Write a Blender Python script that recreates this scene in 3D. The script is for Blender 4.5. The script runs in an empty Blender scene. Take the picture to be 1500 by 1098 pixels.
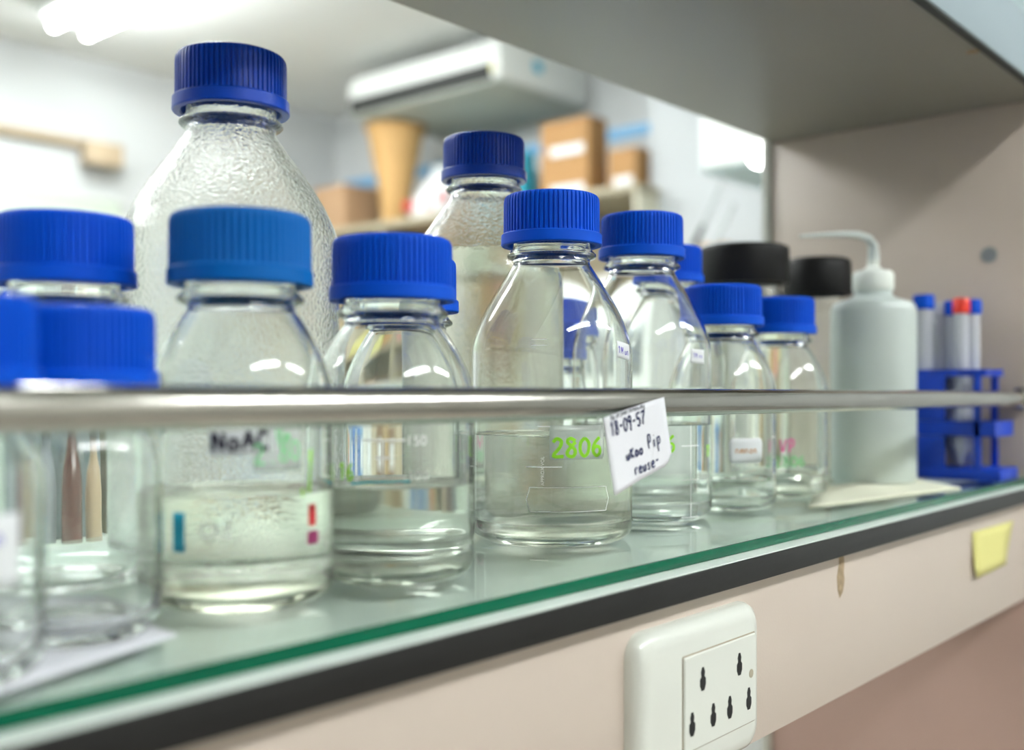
import bpy, bmesh, math, random
from mathutils import Vector, Matrix
random.seed(7)
S = bpy.context.scene
COL = S.collection
PI = math.pi
# ---------------------------------------------------------------- camera
F = 1545.0                       # focal length in pixels of the 1500-wide frame
YAW = math.radians(40.93)
SA, CA = math.sin(YAW), math.cos(YAW)
FW = Vector((CA, SA, 0)); RT = Vector((SA, -CA, 0))
EYE = 1.38                       # eye height over the floor
cam_d = bpy.data.cameras.new('camera'); cam = bpy.data.objects.new('camera', cam_d); COL.objects.link(cam)
cam.location = (0, 0, EYE)
cam.rotation_euler = (PI/2, 0, math.atan2(SA, CA) - PI/2)
cam_d.sensor_width = 36; cam_d.lens = F/1500*36
cam_d.shift_y = 17/1500
cam_d.clip_start = 0.02
cam_d.dof.use_dof = True; cam_d.dof.focus_distance = 0.545; cam_d.dof.aperture_fstop = 4.4
S.camera = cam
# ---------------------------------------------------------------- world, exposure
w = bpy.data.worlds.new('world'); S.world = w; w.use_nodes = True
bg = w.node_tree.nodes['Background']; bg.inputs[0].default_value = (0.93, 0.97, 1, 1); bg.inputs[1].default_value = 0.55
S.view_settings.view_transform = 'Standard'; S.view_settings.look = 'None'
S.view_settings.gamma = 1; S.view_settings.exposure = 1.88; S.view_settings.use_curve_mapping = False
cy = S.cycles
cy.max_bounces = 20; cy.transmission_bounces = 20; cy.transparent_max_bounces = 12; cy.diffuse_bounces = 4; cy.glossy_bounces = 8
cy.caustics_reflective = False; cy.caustics_refractive = True; cy.blur_glossy = 0.3
cy.sample_clamp_indirect = 6
cy.use_denoising = True
TUBE_POWER = 22.0

def at(px, py, Z):               # a photo pixel at a depth (m) -> world point
    p = RT*((px-750)/F*Z) + FW*Z
    return Vector((p.x, p.y, EYE + (566-py)/F*Z))

# ---------------------------------------------------------------- materials
def srgb(*c):
    return tuple(((v/255)/12.92 if v/255 <= .04045 else ((v/255+.055)/1.055)**2.4) for v in c) + (1,)
def mat(name, col, rough=.5, metal=0, noise=0, nscale=20, bump=0, bscale=200, stretch=None, spec=.5, coat=0, rvar=0, sss=0, trans=0):
    m = bpy.data.materials.new(name); m.use_nodes = True
    nt = m.node_tree; b = nt.nodes['Principled BSDF']
    b.inputs['Base Color'].default_value = col; b.inputs['Roughness'].default_value = rough
    b.inputs['Metallic'].default_value = metal; b.inputs['Specular IOR Level'].default_value = spec
    b.inputs['Coat Weight'].default_value = coat; b.inputs['Coat Roughness'].default_value = .08
    if trans: b.inputs['Transmission Weight'].default_value = trans
    if sss: b.inputs['Subsurface Weight'].default_value = sss; b.inputs['Subsurface Scale'].default_value = .01
    tc = nt.nodes.new('ShaderNodeTexCoord'); mp = nt.nodes.new('ShaderNodeMapping')
    nt.links.new(tc.outputs['Object'], mp.inputs[0])
    if stretch: mp.inputs['Scale'].default_value = stretch
    n = nt.nodes.new('ShaderNodeTexNoise'); n.inputs['Scale'].default_value = nscale; n.inputs['Detail'].default_value = 5
    nt.links.new(mp.outputs[0], n.inputs[0])
    if noise:
        mx = nt.nodes.new('ShaderNodeMix'); mx.data_type = 'RGBA'
        mx.inputs[6].default_value = tuple(max(0, c*(1-noise)) for c in col[:3])+(1,)
        mx.inputs[7].default_value = tuple(min(1, c*(1+noise)) for c in col[:3])+(1,)
        nt.links.new(n.outputs[0], mx.inputs[0]); nt.links.new(mx.outputs[2], b.inputs['Base Color'])
    if rvar:
        mr = nt.nodes.new('ShaderNodeMapRange'); mr.inputs[1].default_value = .35; mr.inputs[2].default_value = .7
        mr.inputs[3].default_value = max(.02, rough-rvar); mr.inputs[4].default_value = rough+rvar
        nt.links.new(n.outputs[0], mr.inputs[0]); nt.links.new(mr.outputs[0], b.inputs['Roughness'])
    if bump:
        n2 = nt.nodes.new('ShaderNodeTexNoise'); n2.inputs['Scale'].default_value = bscale; n2.inputs['Detail'].default_value = 3
        nt.links.new(mp.outputs[0], n2.inputs[0])
        bp = nt.nodes.new('ShaderNodeBump'); bp.inputs['Strength'].default_value = bump; bp.inputs['Distance'].default_value = .001
        nt.links.new(n2.outputs[0], bp.inputs['Height']); nt.links.new(bp.outputs[0], b.inputs['Normal'])
    return m
def glass(name, col=(.993,1,.995,1), ior=1.47, rough=0, bump=0, bscale=300, haze=0, hcol=(1,1,1,1), dist=.001, vor=False, wave=0):
    m = bpy.data.materials.new(name); m.use_nodes = True; nt = m.node_tree
    nt.nodes.remove(nt.nodes['Principled BSDF']); out = nt.nodes['Material Output']
    g = nt.nodes.new('ShaderNodeBsdfGlass'); g.inputs['Color'].default_value = col; g.inputs['IOR'].default_value = ior; g.inputs['Roughness'].default_value = rough
    sh = g.outputs[0]
    if bump:
        tc = nt.nodes.new('ShaderNodeTexCoord')
        if vor:
            n = nt.nodes.new('ShaderNodeTexVoronoi'); n.inputs['Randomness'].default_value = 1; src = n.outputs['Distance']
        else:
            n = nt.nodes.new('ShaderNodeTexNoise'); n.inputs['Detail'].default_value = 2; src = n.outputs[0]
        n.inputs['Scale'].default_value = bscale; nt.links.new(tc.outputs['Object'], n.inputs[0])
        bp = nt.nodes.new('ShaderNodeBump'); bp.inputs['Strength'].default_value = bump; bp.inputs['Distance'].default_value = dist
        nt.links.new(src, bp.inputs['Height']); nt.links.new(bp.outputs[0], g.inputs['Normal'])
    if haze:
        d = nt.nodes.new('ShaderNodeBsdfDiffuse'); d.inputs[0].default_value = hcol
        t = nt.nodes.new('ShaderNodeBsdfTranslucent'); t.inputs[0].default_value = hcol
        m1 = nt.nodes.new('ShaderNodeMixShader'); nt.links.new(d.outputs[0], m1.inputs[1]); nt.links.new(t.outputs[0], m1.inputs[2])
        m2 = nt.nodes.new('ShaderNodeMixShader'); m2.inputs[0].default_value = haze
        nt.links.new(sh, m2.inputs[1]); nt.links.new(m1.outputs[0], m2.inputs[2]); sh = m2.outputs[0]
    nt.links.new(sh, out.inputs[0]); return m
def thin(name, col, refl=.5, alpha=1, diff=0, dcol=(1,1,1,1)):      # a thin clear sheet: tinted see-through, fresnel gloss, optional milkiness
    m = bpy.data.materials.new(name); m.use_nodes = True; nt = m.node_tree
    nt.nodes.remove(nt.nodes['Principled BSDF']); out = nt.nodes['Material Output']
    t = nt.nodes.new('ShaderNodeBsdfTransparent'); t.inputs[0].default_value = col
    g = nt.nodes.new('ShaderNodeBsdfGlossy'); g.inputs['Roughness'].default_value = .03
    base = t.outputs[0]
    if diff:
        d = nt.nodes.new('ShaderNodeBsdfDiffuse'); d.inputs[0].default_value = dcol
        m1 = nt.nodes.new('ShaderNodeMixShader'); m1.inputs[0].default_value = diff
        nt.links.new(base, m1.inputs[1]); nt.links.new(d.outputs[0], m1.inputs[2]); base = m1.outputs[0]
    fr = nt.nodes.new('ShaderNodeFresnel'); fr.inputs[0].default_value = 1.45
    ge = nt.nodes.new('ShaderNodeNewGeometry'); sb = nt.nodes.new('ShaderNodeMath'); sb.operation = 'SUBTRACT'; sb.use_clamp = True   # gloss on the outer face only
    nt.links.new(fr.outputs[0], sb.inputs[0]); nt.links.new(ge.outputs['Backfacing'], sb.inputs[1])
    mx = nt.nodes.new('ShaderNodeMixShader'); nt.links.new(sb.outputs[0], mx.inputs[0])
    nt.links.new(base, mx.inputs[1]); nt.links.new(g.outputs[0], mx.inputs[2]); nt.links.new(mx.outputs[0], out.inputs[0])
    return m
def emit(name, col, s):
    m = bpy.data.materials.new(name); m.use_nodes = True; nt = m.node_tree
    nt.nodes.remove(nt.nodes['Principled BSDF']); e = nt.nodes.new('ShaderNodeEmission')
    e.inputs[0].default_value = col; e.inputs[1].default_value = s
    nt.links.new(e.outputs[0], nt.nodes['Material Output'].inputs[0]); return m

M = dict(
 wall=mat('wall_paint', (.58,.60,.60,1), .6, noise=.03, nscale=3),
 ceil=mat('ceiling_paint', (.86,.87,.85,1), .8, noise=.03, nscale=2),
 floor=mat('floor_tile', (.28,.26,.23,1), .4, noise=.15, nscale=6),
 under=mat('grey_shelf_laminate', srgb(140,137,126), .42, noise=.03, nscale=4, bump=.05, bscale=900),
 edgeblue=mat('pale_blue_edge_band', srgb(150,166,174), .4, noise=.03),
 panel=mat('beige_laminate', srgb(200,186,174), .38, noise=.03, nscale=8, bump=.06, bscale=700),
 board=mat('white_board_top', srgb(228,238,230), .35, noise=.03, nscale=15),
 black=mat('black_edge_band', (.016,.0155,.015,1), .42, noise=.35, nscale=60, bump=.1, bscale=500, stretch=(.2,1,1), spec=.25),
 glass_top=thin('sheet_glass', (.95,.975,.962,1)),
 glass_edge=mat('green_glass_edge', (.0,.105,.052,1), .2, spec=.2, noise=.45, nscale=30, stretch=(.3,1,6)),
 steel=mat('stainless_steel', (.47,.46,.42,1), .15, metal=1, noise=.12, nscale=60, rvar=.08, bump=.12, bscale=300, stretch=(.15,1,1)),
 blue=mat('blue_cap_plastic', (.0,.078,.60,1), .55, noise=.04, nscale=60, spec=.15),
 blue2=mat('faded_blue_cap_plastic', (.0,.115,.42,1), .5, noise=.05, nscale=60, spec=.15),
 blue3=mat('deep_blue_cap_plastic', (.0,.050,.42,1), .32, noise=.04, nscale=60, spec=.35),
 rack=mat('blue_rack_plastic', (.0,.045,.48,1), .4, noise=.05),
 blk=mat('black_lid_plastic', (.007,.007,.007,1), .5, bump=.15, bscale=900, spec=.2),
 clear=glass('bottle_glass'), wet=glass('wet_bottle_glass', bump=.6, bscale=650, dist=.0006),
 wet2=glass('lightly_wet_bottle_glass', bump=.35, bscale=420, dist=.0006),
 water=glass('clear_liquid', (.985,.995,.98,1), 1.333),
 yellowish=glass('pale_yellow_liquid', (.99,.985,.94,1), 1.333, haze=.04, hcol=(.85,.85,.72,1)),
 cloudy=glass('cloudy_liquid', (.98,.99,.95,1), 1.333, haze=.24, hcol=(.93,.95,.88,1)),
 beigeliq=glass('cloudy_beige_liquid', (.985,.97,.92,1), 1.333, haze=.24, hcol=(.88,.83,.68,1)),
 milky=mat('milky_plastic', (.74,.82,.79,1), .35, noise=.04, sss=.0, trans=.25),
 clearpl=thin('clear_tube_plastic', (.86,.88,.90,1), diff=.55, dcol=(.85,.87,.93,1)),
 red=mat('red_plastic', (.75,.03,.01,1), .4), paper=mat('white_paper', (.80,.81,.86,1), .8, noise=.02),
 tape=thin('clear_tape', (.93,.95,.94,1), diff=.35, dcol=(.85,.90,.85,1)),
 label=mat('white_label', (.80,.82,.84,1), .6), ink=mat('navy_ink', (.012,.02,.10,1), .6),
 black_ink=mat('black_ink', (.015,.012,.03,1), .6), gink=mat('lime_green_marker', (.30,.72,.02,1), .6),
 g2ink=mat('green_marker', (.10,.55,.16,1), .6), pink=mat('pink_marker', (.75,.10,.35,1), .6),
 purple=mat('violet_ink', (.12,.09,.50,1), .6), tealink=mat('turquoise_marker', (.02,.48,.58,1), .6),
 orangeink=mat('faded_orange_ink', (.55,.33,.2,1), .6), grayink=mat('grey_print', (.16,.17,.2,1), .6),
 enamel=mat('white_enamel_print', (.97,.98,.97,1), .5), redst=mat('red_sticker', (.65,.02,.03,1), .5),
 plumst=mat('plum_sticker', (.25,.02,.10,1), .5), cyanst=mat('cyan_sticker', (.0,.36,.55,1), .5),
 socket=mat('white_socket_plastic', (.76,.78,.72,1), .18, noise=.02, coat=.3), slot=mat('dark_slot', (.01,.01,.01,1), .8),
 yellow=mat('yellow_note_paper', (.70,.66,.25,1), .8), chip=mat('chipped_chipboard', (.36,.27,.17,1), .9, noise=.5, nscale=300, bump=.6, bscale=600),
 card=mat('cardboard', (.42,.23,.09,1), .8, noise=.08, nscale=10), card2=mat('brown_cardboard', (.40,.25,.14,1), .8, noise=.1, nscale=8),
 wicker=mat('tan_basket', (.50,.30,.11,1), .7, noise=.15, nscale=40), bag=mat('white_bag_plastic', (.78,.78,.78,1), .4, noise=.05),
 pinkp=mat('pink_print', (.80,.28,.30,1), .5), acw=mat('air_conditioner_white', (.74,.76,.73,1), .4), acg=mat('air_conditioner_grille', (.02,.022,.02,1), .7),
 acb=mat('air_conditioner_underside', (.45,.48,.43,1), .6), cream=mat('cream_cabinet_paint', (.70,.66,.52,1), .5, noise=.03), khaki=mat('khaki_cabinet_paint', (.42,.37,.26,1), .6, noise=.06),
 bluetrim=mat('blue_wall_trim', (.17,.42,.68,1), .5), teal=mat('teal_box_card', (.02,.42,.60,1), .5), palebl=mat('pale_blue_board', (.55,.68,.70,1), .5),
 brownw=mat('brown_wood', (.42,.33,.22,1), .5, noise=.2, nscale=10, stretch=(1,12,12)), palegr=mat('pale_green_board', (.55,.63,.53,1), .6),
 benchtop=mat('bench_top', (.80,.88,.80,1), .3, noise=.04), steelg=mat('grey_metal', (.3,.32,.32,1), .35, metal=.6),
 rubshade=mat('rubber_and_shade_dark', (.03,.035,.03,1), .7), amber=glass('amber_glass', (.25,.10,.04,1), 1.47), lamp=emit('tube_light', (.96,1,1,1), TUBE_POWER),
 pages=mat('book_pages', (.72,.68,.58,1), .8),
)
BOOKC = [mat('cover_%s' % n, c, .5, noise=.05) for n, c in (('olive',(.22,.19,.06,1)),('tan',(.45,.32,.16,1)),('rust',(.50,.14,.03,1)),('grey',(.42,.45,.43,1)),
         ('slate_blue',(.12,.22,.36,1)),('blue',(.02,.16,.50,1)),('pale_blue',(.22,.38,.58,1)),('white',(.7,.7,.66,1)),('brown',(.20,.11,.05,1)),('beige',(.5,.43,.3,1)))]

# ---------------------------------------------------------------- helpers
def link(name, verts, faces, m, parent=None, smooth=True, mats=None, split=None):
    me = bpy.data.meshes.new(name); me.from_pydata([tuple(v) for v in verts], [], faces); me.update()
    if mats:
        for q in mats[0]: me.materials.append(q)
        for p, i in zip(me.polygons, mats[1]): p.material_index = i
    else: me.materials.append(m)
    if smooth: me.polygons.foreach_set('use_smooth', [True]*len(me.polygons))
    o = bpy.data.objects.new(name, me); COL.objects.link(o)
    if parent: o.parent = parent
    if split:
        e = o.modifiers.new('edges', 'EDGE_SPLIT'); e.split_angle = math.radians(split)
    return o
class MB:
    def __init__(s): s.v = []; s.f = []
    def add(s, v, f):
        k = len(s.v); s.v += [Vector(q) for q in v]; s.f += [tuple(i+k for i in q) for q in f]; return s
    def box(s, x0, x1, y0, y1, z0, z1, bev=0, seg=2, rot=None):
        bm = bmesh.new(); bmesh.ops.create_cube(bm, size=1)
        for v in bm.verts: v.co = Vector(((x0+x1)/2+v.co.x*(x1-x0), (y0+y1)/2+v.co.y*(y1-y0), (z0+z1)/2+v.co.z*(z1-z0)))
        if bev: bmesh.ops.bevel(bm, geom=bm.edges[:], offset=bev, segments=seg, profile=.5, affect='EDGES')
        bm.verts.index_update()
        vs = [v.co.copy() for v in bm.verts]
        if rot: vs = [rot @ v for v in vs]
        s.add(vs, [[v.index for v in f.verts] for f in bm.faces]); bm.free(); return s
    def lathe(s, prof, n=64, c=(0,0,0), rfun=None):
        c = Vector(c); rings = []; k = len(s.v)
        for r, z in prof:
            if r < 1e-6: rings.append([len(s.v)]); s.v.append(c+Vector((0,0,z)))
            else:
                ids = []
                for i in range(n):
                    a = 2*PI*i/n; rr = r if rfun is None else rfun(r, z, a)
                    ids.append(len(s.v)); s.v.append(c+Vector((rr*math.cos(a), rr*math.sin(a), z)))
                rings.append(ids)
        for A, B in zip(rings, rings[1:]):
            if len(A) == 1 and len(B) == 1: continue
            if len(A) == 1: s.f += [(A[0], B[(i+1) % n], B[i]) for i in range(n)]
            elif len(B) == 1: s.f += [(A[i], A[(i+1) % n], B[0]) for i in range(n)]
            else: s.f += [(A[i], A[(i+1) % n], B[(i+1) % n], B[i]) for i in range(n)]
        return s
    def tube(s, pts, r, n=12, caps=True):
        pts = [Vector(p) for p in pts]; rad = r if isinstance(r, (list, tuple)) else [r]*len(pts)
        rings = []; up = None
        for i, p in enumerate(pts):
            d = (pts[min(i+1, len(pts)-1)] - pts[max(i-1, 0)]).normalized()
            if up is None: up = Vector((0,0,1)) if abs(d.z) < .9 else Vector((1,0,0))
            a = d.cross(up).normalized(); b = a.cross(d).normalized(); up = b
            ids = []
            for k in range(n):
                t = 2*PI*k/n; ids.append(len(s.v)); s.v.append(p + (a*math.cos(t)+b*math.sin(t))*rad[i])
            rings.append(ids)
        for A, B in zip(rings, rings[1:]): s.f += [(A[i], B[i], B[(i+1) % n], A[(i+1) % n]) for i in range(n)]
        if caps: s.f += [tuple(rings[0]), tuple(reversed(rings[-1]))]
        return s
    def build(s, name, m, parent=None, smooth=True, split=35):
        return link(name, s.v, s.f, m, parent, smooth, split=split)
def fixn(o):
    bm = bmesh.new(); bm.from_mesh(o.data); bmesh.ops.recalc_face_normals(bm, faces=bm.faces[:]); bm.to_mesh(o.data); bm.free(); return o
def empty(name, loc, label, cat, group=None, rz=0):
    o = bpy.data.objects.new(name, None); COL.objects.link(o); o.location = loc; o.rotation_euler = (0,0,rz); o.empty_display_size = .02
    o['label'] = label; o['category'] = cat
    if group: o['group'] = group
    return o
def tag(o, label, cat, group=None):
    o['label'] = label; o['category'] = cat
    if group: o['group'] = group
    return o
def struct(o): o['kind'] = 'structure'; return o
def copy_thing(root, loc, label, group=None, rz=None):
    r = root.copy(); COL.objects.link(r); r.location = loc; r['label'] = label
    if rz is not None: r.rotation_euler = (0,0,rz)
    if group: r['group'] = group
    for ch in list(root.children):
        c = ch.copy(); COL.objects.link(c); c.parent = r
        for g in list(ch.children):
            d = g.copy(); COL.objects.link(d); d.parent = c
    return r
def box_thing(name, x0, x1, y0, y1, z0, z1, m, bev=0, parent=None):
    return fixn(MB().box(x0, x1, y0, y1, z0, z1, bev).build(name, m, parent))

# ---------------------------------------------------------------- the room
G = EYE                                       # z helper: z relative to the eye + G
CEIL = G+1.62; XW = 4.13; YW = 5.0; X0 = -3.4; Y0 = -2.8
struct(box_thing('floor', X0, XW+.1, Y0, YW+.1, -.1, 0, M['floor']))
struct(box_thing('ceiling', X0, XW+.1, Y0, YW+.1, CEIL, CEIL+.1, M['ceil']))
struct(box_thing('wall_back', X0, XW, YW, YW+.1, 0, CEIL, M['wall']))
struct(box_thing('wall_right', XW, XW+.1, Y0, YW+.1, 0, CEIL, M['wall']))
struct(box_thing('wall_left', X0-.1, X0, Y0-.1, YW+.1, 0, CEIL, M['wall']))
struct(box_thing('wall_front', X0, XW, Y0-.1, Y0, 0, CEIL, mat('front_wall_paint', (.62,.60,.56,1), .7)))
struct(box_thing('trim_1', XW-.02, XW, 2.56, 4.9, G+1.175, G+1.225, M['bluetrim']))
struct(box_thing('wall_pillar', 3.78, XW, .6, 2.50, 0, CEIL, mat('bright_pillar_paint', (.50,.52,.53,1), .6)))
# fluorescent fixtures
def light_fixture(x, y, length, rz, label, wid=.30):
    t = empty('ceiling_light', (x, y, CEIL), label, 'ceiling light', 'tube lights of the room', rz)
    b = MB().box(-length/2, length/2, -wid/2, wid/2, -.05, 0, .008); fixn(b.build('housing', M['acw'], t))
    for k in (-1, 1):
        fixn(MB().tube([(-length/2+.03, k*wid*.25, -.075), (length/2-.03, k*wid*.25, -.075)], .019, 10).build('tube', M['lamp'], t))
    return t
light_fixture(2.2, 3.72, 1.5, PI/2, 'twin tube ceiling light blown out white at upper left')
light_fixture(1.2, 1.6, 1.5, PI/2, 'twin tube ceiling light above the bench behind the shelf')
light_fixture(-1.0, 3.0, 1.5, PI/2, 'twin tube ceiling light at the far left of the room')
light_fixture(.3, 3.0, 1.5, PI/2, 'added twin tube ceiling light brightening the far end of the room, left of the blown-out one')  # out-of-view fixture added to brighten the back room
light_fixture(0.3, -1.5, 1.5, 0, 'twin tube ceiling light over the aisle in front of the shelf, left one')
light_fixture(2.3, -1.5, 1.5, 0, 'twin tube ceiling light over the aisle in front of the shelf, right one')

# ---------------------------------------------------------------- the shelf unit
GL = G-.081                                  # top of the glass sheet
BT = GL-.0055
XE = 1.015; XS = -.45                        # end panel face, left end of the boards
YF, YB, ZU = .2515, .519, G+.2555
su = empty('shelf_unit', (XE, .39, 0), 'beige and grey laminate bench shelf with steel guard rail and black front edge', 'shelf')
def pt(name, mb, m, smooth=True, parent=None):
    o = mb.build(name, m, None, smooth); fixn(o); p = parent or su
    o.parent = p
    if p is su: o.matrix_parent_inverse = Matrix.Translation((-XE, -.39, 0))
    return o
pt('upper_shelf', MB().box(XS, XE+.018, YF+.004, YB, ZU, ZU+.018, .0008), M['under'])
o = pt('front_panel', MB().box(XS, XE+.018, YF-.004, YF+.0035, ZU-.001, ZU+.050, .001), M['edgeblue']); o['label'] = 'pale blue-grey front edge of the upper shelf'
o = pt('shade_strip', MB().box(XS, XE+.018, YF-.0035, YF+.0030, ZU-.003, ZU-.0012, .0004), M['rubshade'])  # dark strip stands in for the shaded bottom of the front panel
o = pt('end_panel', MB().box(XE, XE+.018, .259, YB, BT-.0125, ZU, .0008), M['panel'])
o = pt('lower_end_panel', MB().box(XE, XE+.018, .259, YB, G-.60, BT-.0130, .0008), mat('shaded_pinkish_laminate', srgb(172,146,136), .4, noise=.03)); o['label'] = 'pinkish side panel under the shelf, colour darkened for shade'  # pinker laminate, its colour darkened to stand for shade under the shelf
o = pt('side_post', MB().box(XE-.004, XE+.02, YB+.0005, YB+.010, G-.60, ZU+.3, .0008), mat('grey_post_paint', srgb(188,190,182), .4)); o['label'] = 'grey vertical post behind the end panel'
BT = GL-.0055
pt('lower_shelf', MB().box(XS, XE-.0005, .2595, YB, BT-.0125, BT, .0006), M['board'])
pt('edge_band', MB().box(XS, XE-.0005, .2570, .2590, BT-.0125, BT-.0004, .0004), M['black'])['label'] = 'black band along the lower shelf edge'
pt('fascia', MB().box(XS, XE-.0005, .2655, .2830, BT-.0995, BT-.0128, .0008), M['panel'])['label'] = 'beige board under the lower shelf'
pt('worktop', MB().box(XS, XE-.0005, -.1, .75, G-.62, G-.60, .002), M['panel'])
# screw cover in the panel and shelf
def disc(name, c, axis, r, d, m):
    c = Vector(c); axis = Vector(axis)
    return pt(name, MB().tube([c-axis*d, c-axis*d*.3, c+axis*0.0008, c+axis*.0012], [r, r, r, r*.6], 20), m)
q = at(1449, 373, 1.0); Zp = XE/(CA+SA*(1449-750)/F); q = at(1449, 373, Zp)
disc('screw_cover', (XE, q.y, q.z), (-1,0,0), .0072, .002, M['steelg'])['label'] = 'round grey screw cover on the end panel'
Zp = .2555*F/(566-75); q = at(1425, 75, Zp); disc('screw_hole', (q.x, q.y, ZU), (0,0,-1), .005, .001, M['chip'])
Zp = .2555*F/(566-155); q = at(985, 160, Zp)
# guard rail
r0, r1 = at(0, 0, 1), at(0, 0, 1)
ra = Vector((XS, .2735, G-.0031)); rb = Vector((XE-.006, .2735, G-.0106))
n = 60
rail = pt('guard_rail', MB().tube([ra.lerp(rb, i/n) for i in range(n+1)], .0067, 40), M['steel'])
rail['label'] = 'brushed stainless steel guard rail'
pt('rail_flange', MB().tube([rb+Vector((-.006,0,0)), rb+Vector((-.004,0,0)), rb+Vector((.003,0,0)), rb+Vector((.006,0,0))], [.0062,.0092,.0105,.0105], 32), M['steel'])
pt('rail_bracket', MB().tube([(XS+.02, .2735, G-.0035), (XS+.02, .2735, GL-.0055)], .006, 20), M['steel'])
# chip of the laminate below the black band
Zc = .2655/(SA-CA*(1232-750)/F)
q = at(1232, 838, Zc); mb = MB(); 
def blob_poly(cx, cy, pts, y, th=.0006):
    v = [(cx+a, y, cy+b) for a, b in pts]; v2 = [(cx+a*.8, y-th, cy+b*.8) for a, b in pts]; k = len(pts)
    return v+v2, [tuple(range(k, 2*k))]+[(i, (i+1) % k, k+(i+1) % k, k+i) for i in range(k)]
v, f = blob_poly(q.x, q.z, [(-.004,.014),(.003,.015),(.0045,.006),(.0035,-.001),(.005,-.006),(.003,-.012),(-.002,-.0155),(-.005,-.010),(-.006,-.002),(-.003,.006)], .2655)
mb.add(v, f); pt('chipped_patch', mb, M['chip'], False)['label'] = 'brown chip in the beige fascia laminate'

# glass sheet
gs = empty('glass_sheet', (.3, .39, BT), 'green-edged glass sheet under all the bottles', 'glass sheet')
o = MB().box(XS-.3+.001, XE-.3-.006, -.1195, .125, 0.0002, .0055).build('sheet', M['glass_top'], gs, False); fixn(o)
o = MB().box(XS-.3+.001, XE-.3-.002, -.1212, -.1196, 0.0002, .0055, .0004).build('front_edge', M['glass_edge'], gs); fixn(o); o['label'] = 'dark green polished edge of the glass'

# ---------------------------------------------------------------- bottles
def bez(p0, p1, p2, p3, n):
    out = []
    for i in range(n+1):
        t = i/n; u = 1-t
        out.append(tuple(u*u*u*a+3*u*u*t*b+3*u*t*t*c+t*t*t*d for a, b, c, d in zip(p0, p1, p2, p3)))
    return out
def outer_profile(R, zs, zc, nr=20.6, tight=.36):
    zn = zc-9.5
    p = [(0,2.6),(R*.45,2.3),(R-14,1.4),(R-11,.3),(R-9,0),(R-6.5,.35),(R-3.4,1.8),(R-1.1,4.2),(R-.2,7),(R,10)]
    p += [(R, 10+(zs-10)*k/5) for k in range(1, 6)]
    p += bez((R, zs), (R, zs+(zn-zs)*tight), (nr+4.2, zn-(zn-zs)*.16), (nr, zn), 16)[1:]
    p += [(nr-.1, zn+1.2), (nr+.3, zn+2.2), (nr+2.4, zn+3.0), (nr+3.3, zn+3.9), (nr+3.2, zn+5.0), (nr+1.6, zn+6.6), (nr+.2, zn+8.2), (nr-.1, zn+9.5)]
    return p
def radius_at(prof, z):
    for (r0, z0), (r1, z1) in zip(prof[4:], prof[5:]):
        if z0 <= z <= z1 and z1 > z0: return r0+(r1-r0)*(z-z0)/(z1-z0)
    return prof[-1][0]
def inner_profile(R, zs, zc, H, nr=20.6, wt=1.9, tight=.36):
    zn = zc-9.5; r = R-wt
    p = [(0,5.2),(R*.45,5.0),(r-11,4.6),(r-7,4.9),(r-3.5,6.4),(r-1,9),(r,12)]
    p += [(r, 12+(zs-12)*k/5) for k in range(1, 6)]
    p += bez((r, zs), (r, zs+(zn-zs)*tight), (nr+4.2-wt, zn-(zn-zs)*.16), (nr-wt, zn), 16)[1:]
    p += [(nr-wt, zn+8), (nr-wt, H-5)]
    return p
MM = .001
def sc(p): return [(a*MM, b*MM) for a, b in p]
_mesh = {}
def glass_mesh(key, R, zs, zc, H, gm, nr=20.6, tight=.36):
    k = (key, gm.name)
    if k in _mesh: return _mesh[k]
    o = outer_profile(R, zs, zc, nr, tight); i = inner_profile(R, zs, zc, H, nr, tight=tight)
    prof = o + [(nr-.1, H-4), (nr-1, H-3.5)] + list(reversed(i))
    ob = MB().lathe(sc(prof), 96).build('glass_body', gm); fixn(ob); _mesh[k] = ob.data; bpy.data.objects.remove(ob); return _mesh[k]
def cap_mesh(mname, style=0):
    k = ('cap', mname, style)
    if k in _mesh: return _mesh[k]
    Rb, Rt, h, hb = 27.0, 25.7, 27.0, 6.3
    if style == 1: Rb, Rt = 27.3, 26.6
    NR = 66 if style == 0 else 60
    prof = [(22.9,24.6),(22.9,.8),(23.6,0),(Rb-.5,0),(Rb,.6),(Rb-.15,hb-.6),(Rb-.7,hb),(Rt,hb+.05),(Rt,hb+1.2),(Rt-.1,h-4.2),(Rt-.35,h-2.2),(Rt-1.1,h-.9),(Rt-2.4,h-.2),(Rt-4,h),(0,h)]
    def rf(r, z, a):
        zz = z/MM
        if hb+.04 < zz < h-.4 and r > .02:
            t = (a*NR/(2*PI)) % 1.0
            d = 1.0 if t < .62 else 0.0
            if style == 1: d = .5+.5*math.cos(2*PI*t)
            fade = 1.0 if zz < h-3 else max(0, (h-.4-zz)/2.6)
            if zz < hb+.1: fade = .4
            return r-(1-d)*.0009*fade
        return r
    ob = MB().lathe([(0,24.6*MM)]+sc(prof), NR*8, rfun=rf).build('cap', M[mname], split=40); fixn(ob); _mesh[k] = ob.data; bpy.data.objects.remove(ob); return _mesh[k]
def put(name, me, parent, loc=(0,0,0)):
    o = bpy.data.objects.new(name, me); COL.objects.link(o); o.parent = parent; o.location = loc; return o
KIND = {   # R, shoulder start, cap bottom, total height (mm)
 '1000': (50.5, 146, 213, 240), '500': (43.0, 100, 160, 187), '250': (35.0, 76, 120, 147), '100': (28.0, 54, 81, 108)}
BOT = {}
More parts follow.
